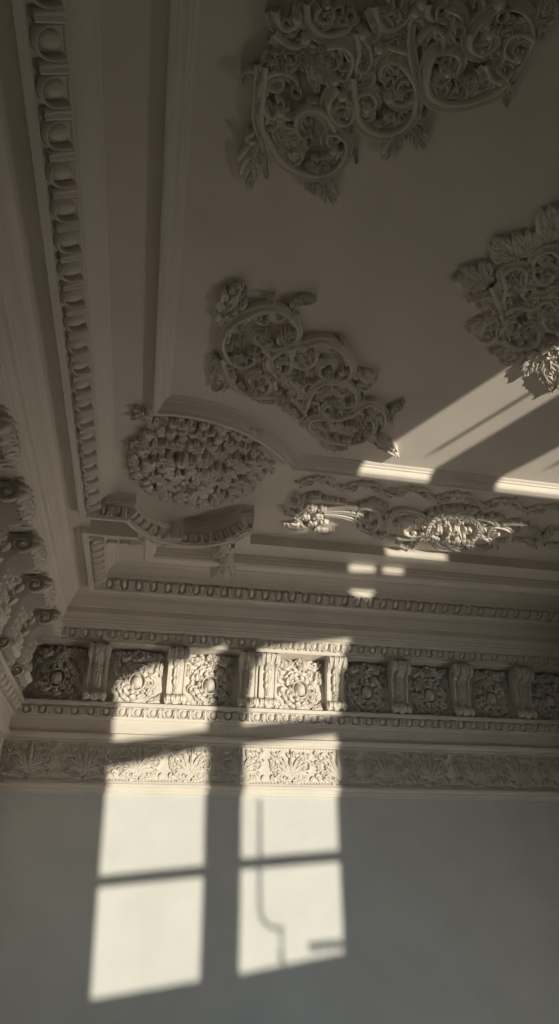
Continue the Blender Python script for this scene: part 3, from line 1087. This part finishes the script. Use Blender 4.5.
for ring, (rr, n_, lift, L) in enumerate([(.100, 9, .040, .072), (.066, 7, .056, .062), (.036, 5, .070, .050), (.010, 4, .080, .036)]):
    for k in range(n_):
        a = 2 * pi * k / n_ + ring * .4
        x, y = cxr + rr * cos(a), cyr + rr * sin(a)
        lobe(rose, x - .3 * L * cos(a), y - .3 * L * sin(a), a + .15, L, L * .46, .2, .026, lift * .8, CUP, 6)
ball(rose, cxr, cyr, .022, .03, .088)
for pts, W in [([(158, 428), (148, 420), (136, 409)], .06), ([(146, 420), (140, 416), (132, 418)], .04), ([(150, 424), (142, 412), (138, 408)], .035), ([(150, 452), (140, 447), (127, 444)], .05), ([(148, 458), (138, 452), (128, 450)], .035),
               ([(152, 474), (142, 466), (131, 466)], .05), ([(150, 478), (140, 476), (130, 478)], .04), ([(152, 432), (144, 440), (136, 444)], .04), ([(246, 430), (256, 434), (264, 440)], .05),
               ([(256, 446), (266, 450), (271, 456)], .05), ([(258, 462), (268, 464), (272, 472)], .045)]:
    leaf(D_.part('sprig#' + str(len(D_.parts))), D_.P(pts), W, .034, .002, 3, 0, .95, -.8, rnd)
D_.finish('floral_medallion', 'big round bouquet of carved flowers and leaves on the ceiling inside the curved ledge', 'medallion')

# --- E: thin leafy strip beside the panel moulding
E_ = Relief(Z_FIELD)
rnd = random.Random(51)
yl = lambda x: 481.5 + (x - 300) * .112 if x < 430 else 496.1 + (x - 430) * .125
x = 296
while x < 575:
    L = rnd.uniform(20, 28)
    sgn = rnd.choice([-1, 1])
    m = E_.part('leaf_scroll#' + str(len(E_.parts)))
    pts = [(x, yl(x) - sgn * 2), (x + L * .35, yl(x + L * .35) - sgn * 5), (x + L * .7, yl(x + L * .7) - sgn * 4), (x + L * .85, yl(x + L * .85) + sgn * 1.5), (x + L * .6, yl(x + L * .6) + sgn * 3.5), (x + L * .45, yl(x + L * .45))]
    scroll(m, E_.P(pts), .008, .006, .022, .010, 4, sgn, .04, 0, rnd, 'ball', 2)
    m = E_.part('acanthus_leaf#' + str(len(E_.parts)))
    leaf(m, E_.P([(x + L * .8, yl(x + L * .8) + sgn * 1), (x + L * 1.05, yl(x + L) + sgn * 4), (x + L * 1.25, yl(x + L * 1.2) + sgn * 1)]), .035, .022, 0, 4, 0, .95, -.8, rnd)
    x += L
E_.finish('leaf_border', 'narrow carved leaf strip between the ceiling panel moulding and the wider wreath border', 'ornament')

# --- F: wider border ornament with wreath
F_ = Relief(Z_FIELD)
rnd = random.Random(61)
for pts, W in [([(306, 512), (298, 504), (296, 494)], .055), ([(302, 520), (292, 514), (284, 508)], .055), ([(308, 526), (298, 526), (284, 524)], .05), ([(304, 500), (314, 496), (324, 500)], .045), ([(320, 498), (332, 500), (346, 502)], .04),
               ([(314, 530), (324, 532), (334, 530)], .035), ([(312, 506), (304, 510), (298, 516)], .05), ([(360, 506), (372, 502), (388, 507)], .045), ([(356, 512), (362, 520), (372, 526)], .05), ([(362, 530), (374, 534), (386, 536)], .035),
               ([(426, 524), (436, 512), (450, 508)], .05), ([(440, 516), (456, 508), (474, 512)], .045), ([(430, 540), (446, 546), (464, 546)], .04), ([(466, 546), (480, 548), (492, 546)], .04), ([(416, 540), (406, 546), (396, 542)], .04),
               ([(500, 526), (512, 522), (530, 524)], .04), ([(506, 534), (520, 531), (540, 536)], .055), ([(512, 542), (524, 540), (536, 548)], .05), ([(536, 544), (546, 536), (552, 528)], .05), ([(520, 526), (534, 530), (544, 540)], .04),
               ([(545, 545), (560, 546), (575, 550)], .05), ([(484, 520), (492, 516), (504, 518)], .04), ([(552, 530), (566, 534), (580, 536)], .05)]:
    m = F_.part('acanthus_leaf#' + str(len(F_.parts)))
    leaf(m, F_.P(pts), W, .038, .002, 4, 0, .95, -.8, rnd)
m = F_.part('flower_cluster')
for x, y, r in [(312, 508, .026), (318, 516, .030), (312, 522, .026), (322, 508, .024), (306, 516, .022), (324, 522, .022)]:
    X, Y = F_.P([(x, y)])[0]
    ball(m, X, Y, r, .046, 0, False, 10)
    flower(m, X, Y, r * 1.5, 5, .034, .004, rnd.uniform(0, 6))
m = F_.part('fluted_horn')
for dy in (-5, 0, 5):
    P = F_.P([(324, 512 + dy * .4), (335, 511 + dy * .7), (346, 511 + dy), (357, 513 + dy * 1.25)])
    strip(m, resample(P, 12), lambda s: .012 + .012 * s, lambda s: .034 + .012 * s, CUP)
for pts, side, inner in [([(354, 520), (356, 510), (366, 506), (378, 512), (380, 522), (372, 530), (362, 528), (360, 520), (368, 517)], 1, 5),
                         ([(386, 530), (394, 512), (408, 510), (424, 516), (430, 526), (424, 534), (408, 535), (398, 528), (402, 519), (412, 520), (414, 526)], 1, 6),
                         ([(424, 534), (428, 522), (442, 515), (458, 513), (474, 517), (482, 526), (480, 536), (466, 542), (448, 542), (432, 540), (424, 534)], 1, 0),
                         ([(486, 536), (490, 526), (502, 526), (511, 531), (510, 539), (500, 542), (492, 538), (498, 533)], 1, 4),
                         ([(378, 534), (392, 538), (410, 539), (424, 538)], -1, 3)]:
    m = F_.part('leaf_scroll#' + str(len(F_.parts)))
    scroll(m, F_.P(pts), .013, .009, .044, .014 if inner else None, inner, side, .05, 0, rnd, 'ball', 3)
m = F_.part('wreath')
wp = [(424, 530), (429, 520), (442, 515), (458, 514), (474, 518), (482, 527), (476, 538), (460, 542), (442, 541), (429, 537), (424, 530)]
W_ = resample(F_.P(wp), 30)
TT = tangents(W_)
for i in range(30):
    a = atan2(TT[i][1], TT[i][0])
    lobe(m, W_[i][0], W_[i][1], a + .9, .06, .018, -.7, .042, .002, CUP, 6)
    if i % 2:
        lobe(m, W_[i][0], W_[i][1], a - .8, .05, .016, .7, .042, .002, CUP, 6)
for pts, W in [([(426, 524), (434, 513), (446, 507)], .05), ([(440, 516), (452, 509), (466, 509)], .05), ([(456, 514), (470, 509), (482, 514)], .045), ([(474, 518), (486, 518), (496, 524)], .05),
               ([(478, 534), (490, 540), (498, 548)], .045), ([(462, 541), (474, 548), (486, 549)], .045), ([(444, 541), (456, 548), (468, 549)], .045), ([(430, 538), (438, 546), (450, 549)], .045), ([(424, 532), (416, 540), (412, 548)], .05)]:
    leaf(F_.part('acanthus_leaf#' + str(len(F_.parts))), F_.P(pts), W, .040, .002, 4, 0, .95, -.8, rnd)
for q in [(453, 529, .05, 6), (438, 529, .034, 5), (467, 528, .034, 5), (446, 521, .026, 5), (460, 520, .026, 5), (446, 536, .026, 5), (462, 535, .026, 5)]:
    flower(F_.part('flower#' + str(len(F_.parts))), *F_.P([q[:2]])[0], q[2], q[3], .046, .002, rnd.uniform(0, 6))
F_.finish('wreath_border', 'wide ceiling border carving with flower cluster, fluted horn and sunlit oval wreath', 'ornament')

# --- G: leaf clusters hanging from the round ledge
for nm, lab, sprays in [('leaf_cluster', 'small drooping cluster of carved leaves under the right end of the round ledge',
                         [([(236, 537), (226, 546), (222, 560)], .06), ([(244, 532), (232, 540), (224, 548)], .05), ([(232, 548), (226, 562), (222, 576)], .055), ([(226, 550), (216, 556), (212, 560)], .045),
                          ([(228, 560), (232, 570), (234, 580)], .05), ([(222, 566), (214, 574), (210, 578)], .035), ([(250, 528), (242, 536), (234, 540)], .04)]),
                        ('leaf_cluster', 'small carved leaf curl under the left part of the round ledge',
                         [([(150, 536), (156, 541), (166, 542)], .045), ([(154, 540), (162, 545), (170, 541)], .045), ([(164, 538), (172, 539), (182, 538)], .04), ([(152, 534), (154, 542), (160, 546)], .04)])]:
    G_ = Relief(3.70)
    rnd = random.Random(71)
    for pts, W in sprays:
        m = G_.part('acanthus_leaf#' + str(len(G_.parts)))
        leaf(m, G_.P(pts), W, .030, .0, 4, 0, .95, -.8, rnd)
    G_.finish(nm, lab, 'ornament', None, .072)

# ------------------------------------------------------------------ unseen canted window wall, its openings shaped to cast the sun patches
SUN = Vector((-.53, 1, .35)).normalized()
W0 = Vector((.35, -.68, 0))
HV = Vector((.934, -.357, 0)).normalized()
NV = Vector((HV.y, -HV.x, 0))       # towards outside
if NV.y > 0: NV = -NV


def back_to_window(u, v):
    p = Vector((u, YB, v))
    # p - t*SUN on the plane through W0
    t = (p - W0).dot(NV) / SUN.dot(NV)
    q = p - SUN * t
    return ((q - W0).dot(HV), q.z)


lights = [
    [(-.22, -.15), (.50, -.08), (.497, .78), (-.215, .70)],  # this and the next opening are added below the view for bounce light
    [(.73, -.05), (1.50, .02), (1.495, .86), (.728, .80)],
    [(-2.08, 1.52), (-1.30, 1.58), (-1.30, 2.6), (-2.08, 2.52)],
    [(-.190, 1.085), (.527, 1.166), (.520, 1.762), (-.230, 1.700)],
    [(-.232, 1.755), (.518, 1.817), (.492, 2.634), (-.270, 2.463)],
    [(-.270, 2.637), (.480, 2.756), (.490, 3.50), (.193, 3.34), (-.118, 3.225), (-.31, 3.102)],
    [(.750, 1.185), (1.520, 1.289), (1.530, 1.850), (.750, 1.800)],
    [(.750, 1.857), (1.525, 1.913), (1.545, 2.765), (.742, 2.657)],
    [(.72, 2.789), (1.515, 2.915), (1.50, 3.60), (.74, 3.46)],
    [(.80, 4.072), (1.04, 4.085), (1.04, 4.15), (.80, 4.15)],
    [(1.07, 4.085), (1.27, 4.09), (1.27, 4.15), (1.07, 4.15)],
    [(1.19, 4.005), (1.29, 3.94), (1.42, 3.92), (1.48, 4.01)],
    [(.955, 4.195), (1.47, 4.20), (1.48, 4.285), (.945, 4.285)],
    [(.88, 4.315), (1.53, 4.315), (1.56, 4.43), (.84, 4.43)],
    [(.01, 4.32), (.40, 4.32), (.43, 4.43), (-.02, 4.43)],
    [(-.03, 4.555), (.47, 4.555), (.44, 5.35), (-.01, 5.35)],
    [(.89, 4.555), (1.46, 4.555), (1.44, 5.35), (.91, 5.35)],
]
import bmesh
TH = .05
bm = bmesh.new()
from mathutils.geometry import tessellate_polygon
WLEN = (XR - W0.x) / HV.x
holes = [[back_to_window(u, v) for u, v in q] for q in lights]
loops = [[(0, ZF), (WLEN, ZF), (WLEN, 4.2), (0, 4.2)]] + holes
flat = [bm.verts.new((a, 0, z)) for L in loops for a, z in L]
for tri in tessellate_polygon([[Vector((a, z, 0)) for a, z in L] for L in loops]):
    try:
        bm.faces.new([flat[k] for k in tri])
    except ValueError:
        pass
geo = bmesh.ops.extrude_face_region(bm, geom=bm.faces[:])
for vv in [g for g in geo['geom'] if isinstance(g, bmesh.types.BMVert)]:
    vv.co.y -= TH
bmesh.ops.recalc_face_normals(bm, faces=bm.faces)
me = bpy.data.meshes.new('sun_mask_window')
bm.to_mesh(me)
bm.free()
me.materials.append(M_FRAME)
ww = bpy.data.objects.new('sun_mask_window', me)
ang = atan2(HV.y, HV.x)
ww.location = (W0.x, W0.y, 0)
ww.rotation_euler = (0, 0, ang)
COL.objects.link(ww)
tag(ww, kind='structure')
# slim bars added across the top lights to stripe the streaks, blind cord and latch in the lower right light
gb = MB()
for (u0, v0, u1, v1, w) in [(.28, 4.70, .29, 5.37, .0030), (1.08, 4.70, 1.07, 5.37, .003), (1.2, 4.70, 1.21, 5.37, .0035)]:
    (a, z0), (b, z1) = back_to_window(u0, v0), back_to_window(u1, v1)
    gb.box((min(a, b) - w, -.03, z0), (max(a, b) + w, -.01, z1))
g = gb.build('streak_bar', M_FRAME, ww, smooth=False)


def wpx(x, y):
    d = ray(x, y)
    p = EYE + d * ((YB - EYE.y) / d.y)
    return back_to_window(p.x, p.z)


def rod(mb, p, r):
    rows = []
    for i, (a, z) in enumerate(p):
        T = tangents(p)[i]
        rows.append([(a - T[1] * r * cos(q), -.02 + r * sin(q), z + T[0] * r * cos(q)) for q in [2 * pi * k / 8 for k in range(8)]])
    mb.grid(rows, close=True)


cd = MB()
rod(cd, [wpx(*q) for q in ((262, 800), (262, 860), (262, 910), (265, 922), (275, 929), (283, 930))], .011)
rod(cd, [wpx(*q) for q in ((284, 926), (284, 945), (285, 968))], .008)
rod(cd, [wpx(*q) for q in ((283, 955), (284, 962))], .014)
cd.build('blind_cord', M_DARK, ww)
hd = MB()
rod(hd, [wpx(*q) for q in ((313, 948), (330, 946), (352, 944))], .024)
hd.build('latch_handle', M_DARK, ww)

slab('wall_front', (XL - .2, YF - .2, ZF), (1.8, YF, 4.2), M_WALL) if False else None
# front wall with one tall opening that lets the sky in
f = MB()
f.box((XL - .2, YF - .15, ZF), (-.85, YF, 4.2))
f.box((.15, YF - .15, ZF), (.40, YF, 4.2))
f.box((-.85, YF - .15, 1.2), (.15, YF, 4.2))
f.box((-.85, YF - .15, ZF), (.15, YF, -2.5))
tag(f.build('wall_front', M_SIDE, smooth=False), kind='structure')
slab('wall_return', (.30, YF - .15, ZF), (.40, -.76, 4.2), M_SIDE)

# ------------------------------------------------------------------ light
sd = bpy.data.lights.new('low_sun', 'SUN')
sd.energy = 4.1
sd.angle = radians(.45)
sd.color = (1.0, .94, .775)
so = bpy.data.objects.new('low_sun', sd)
so.rotation_euler = SUN.to_track_quat('-Z', 'Y').to_euler()
so.location = (4, -4, 0)
COL.objects.link(so)


def area(name, loc, target, sx, sy, energy, col, spread=180):
    l = bpy.data.lights.new(name, 'AREA')
    l.shape = 'RECTANGLE'
    l.size, l.size_y = sx, sy
    l.energy = energy
    l.spread = radians(spread)
    l.color = col
    o = bpy.data.objects.new(name, l)
    o.location = loc
    o.rotation_euler = (Vector(target) - Vector(loc)).to_track_quat('-Z', 'Y').to_euler()
    COL.objects.link(o)
    return o


area('window_daylight', (-.35, YF - .05, -1.2), (2.6, 5, -.9), 0.9, 1.2, 11, (.32, .68, 1.0), 70)

area('side_fill_light', (XR - .06, 2.4, -1.0), (-1.05, 4.5, 3.1), 1.0, 1.3, 21, (1.0, .92, .80), 64)  # added fill lamp by the right wall, lifts the lower-left ceiling
wf = MB()  # frame added on the solid wall behind the fill lamp
for y_ in (1.2, 2.4, 3.6):
    wf.box((XR - .05, y_ - .04, -2.3), (XR, y_ + .04, .3))
for z_ in (-2.3, -1.0, .3):
    wf.box((XR - .05, 1.2, z_ - .04), (XR, 3.6, z_ + .04))
tag(wf.build('added_window_frame', M_FRAME, smooth=False), kind='structure')

w = bpy.data.worlds.new('sky')
bpy.context.scene.world = w
w.use_nodes = True
bg = w.node_tree.nodes['Background']
bg.inputs['Color'].default_value = (.6, .75, 1, 1)
bg.inputs['Strength'].default_value = 0.0

sc_ = bpy.context.scene
sc_.cycles.use_adaptive_sampling = False
sc_.cycles.use_denoising = True
sc_.cycles.denoising_prefilter = 'ACCURATE'
sc_.cycles.use_guiding = True
sc_.cycles.guiding_training_samples = 64
sc_.cycles.sample_clamp_indirect = 4
sc_.view_settings.view_transform = 'Standard'
sc_.view_settings.look = 'None'
sc_.view_settings.exposure = 0
sc_.view_settings.gamma = 1
sc_.view_settings.use_curve_mapping = False
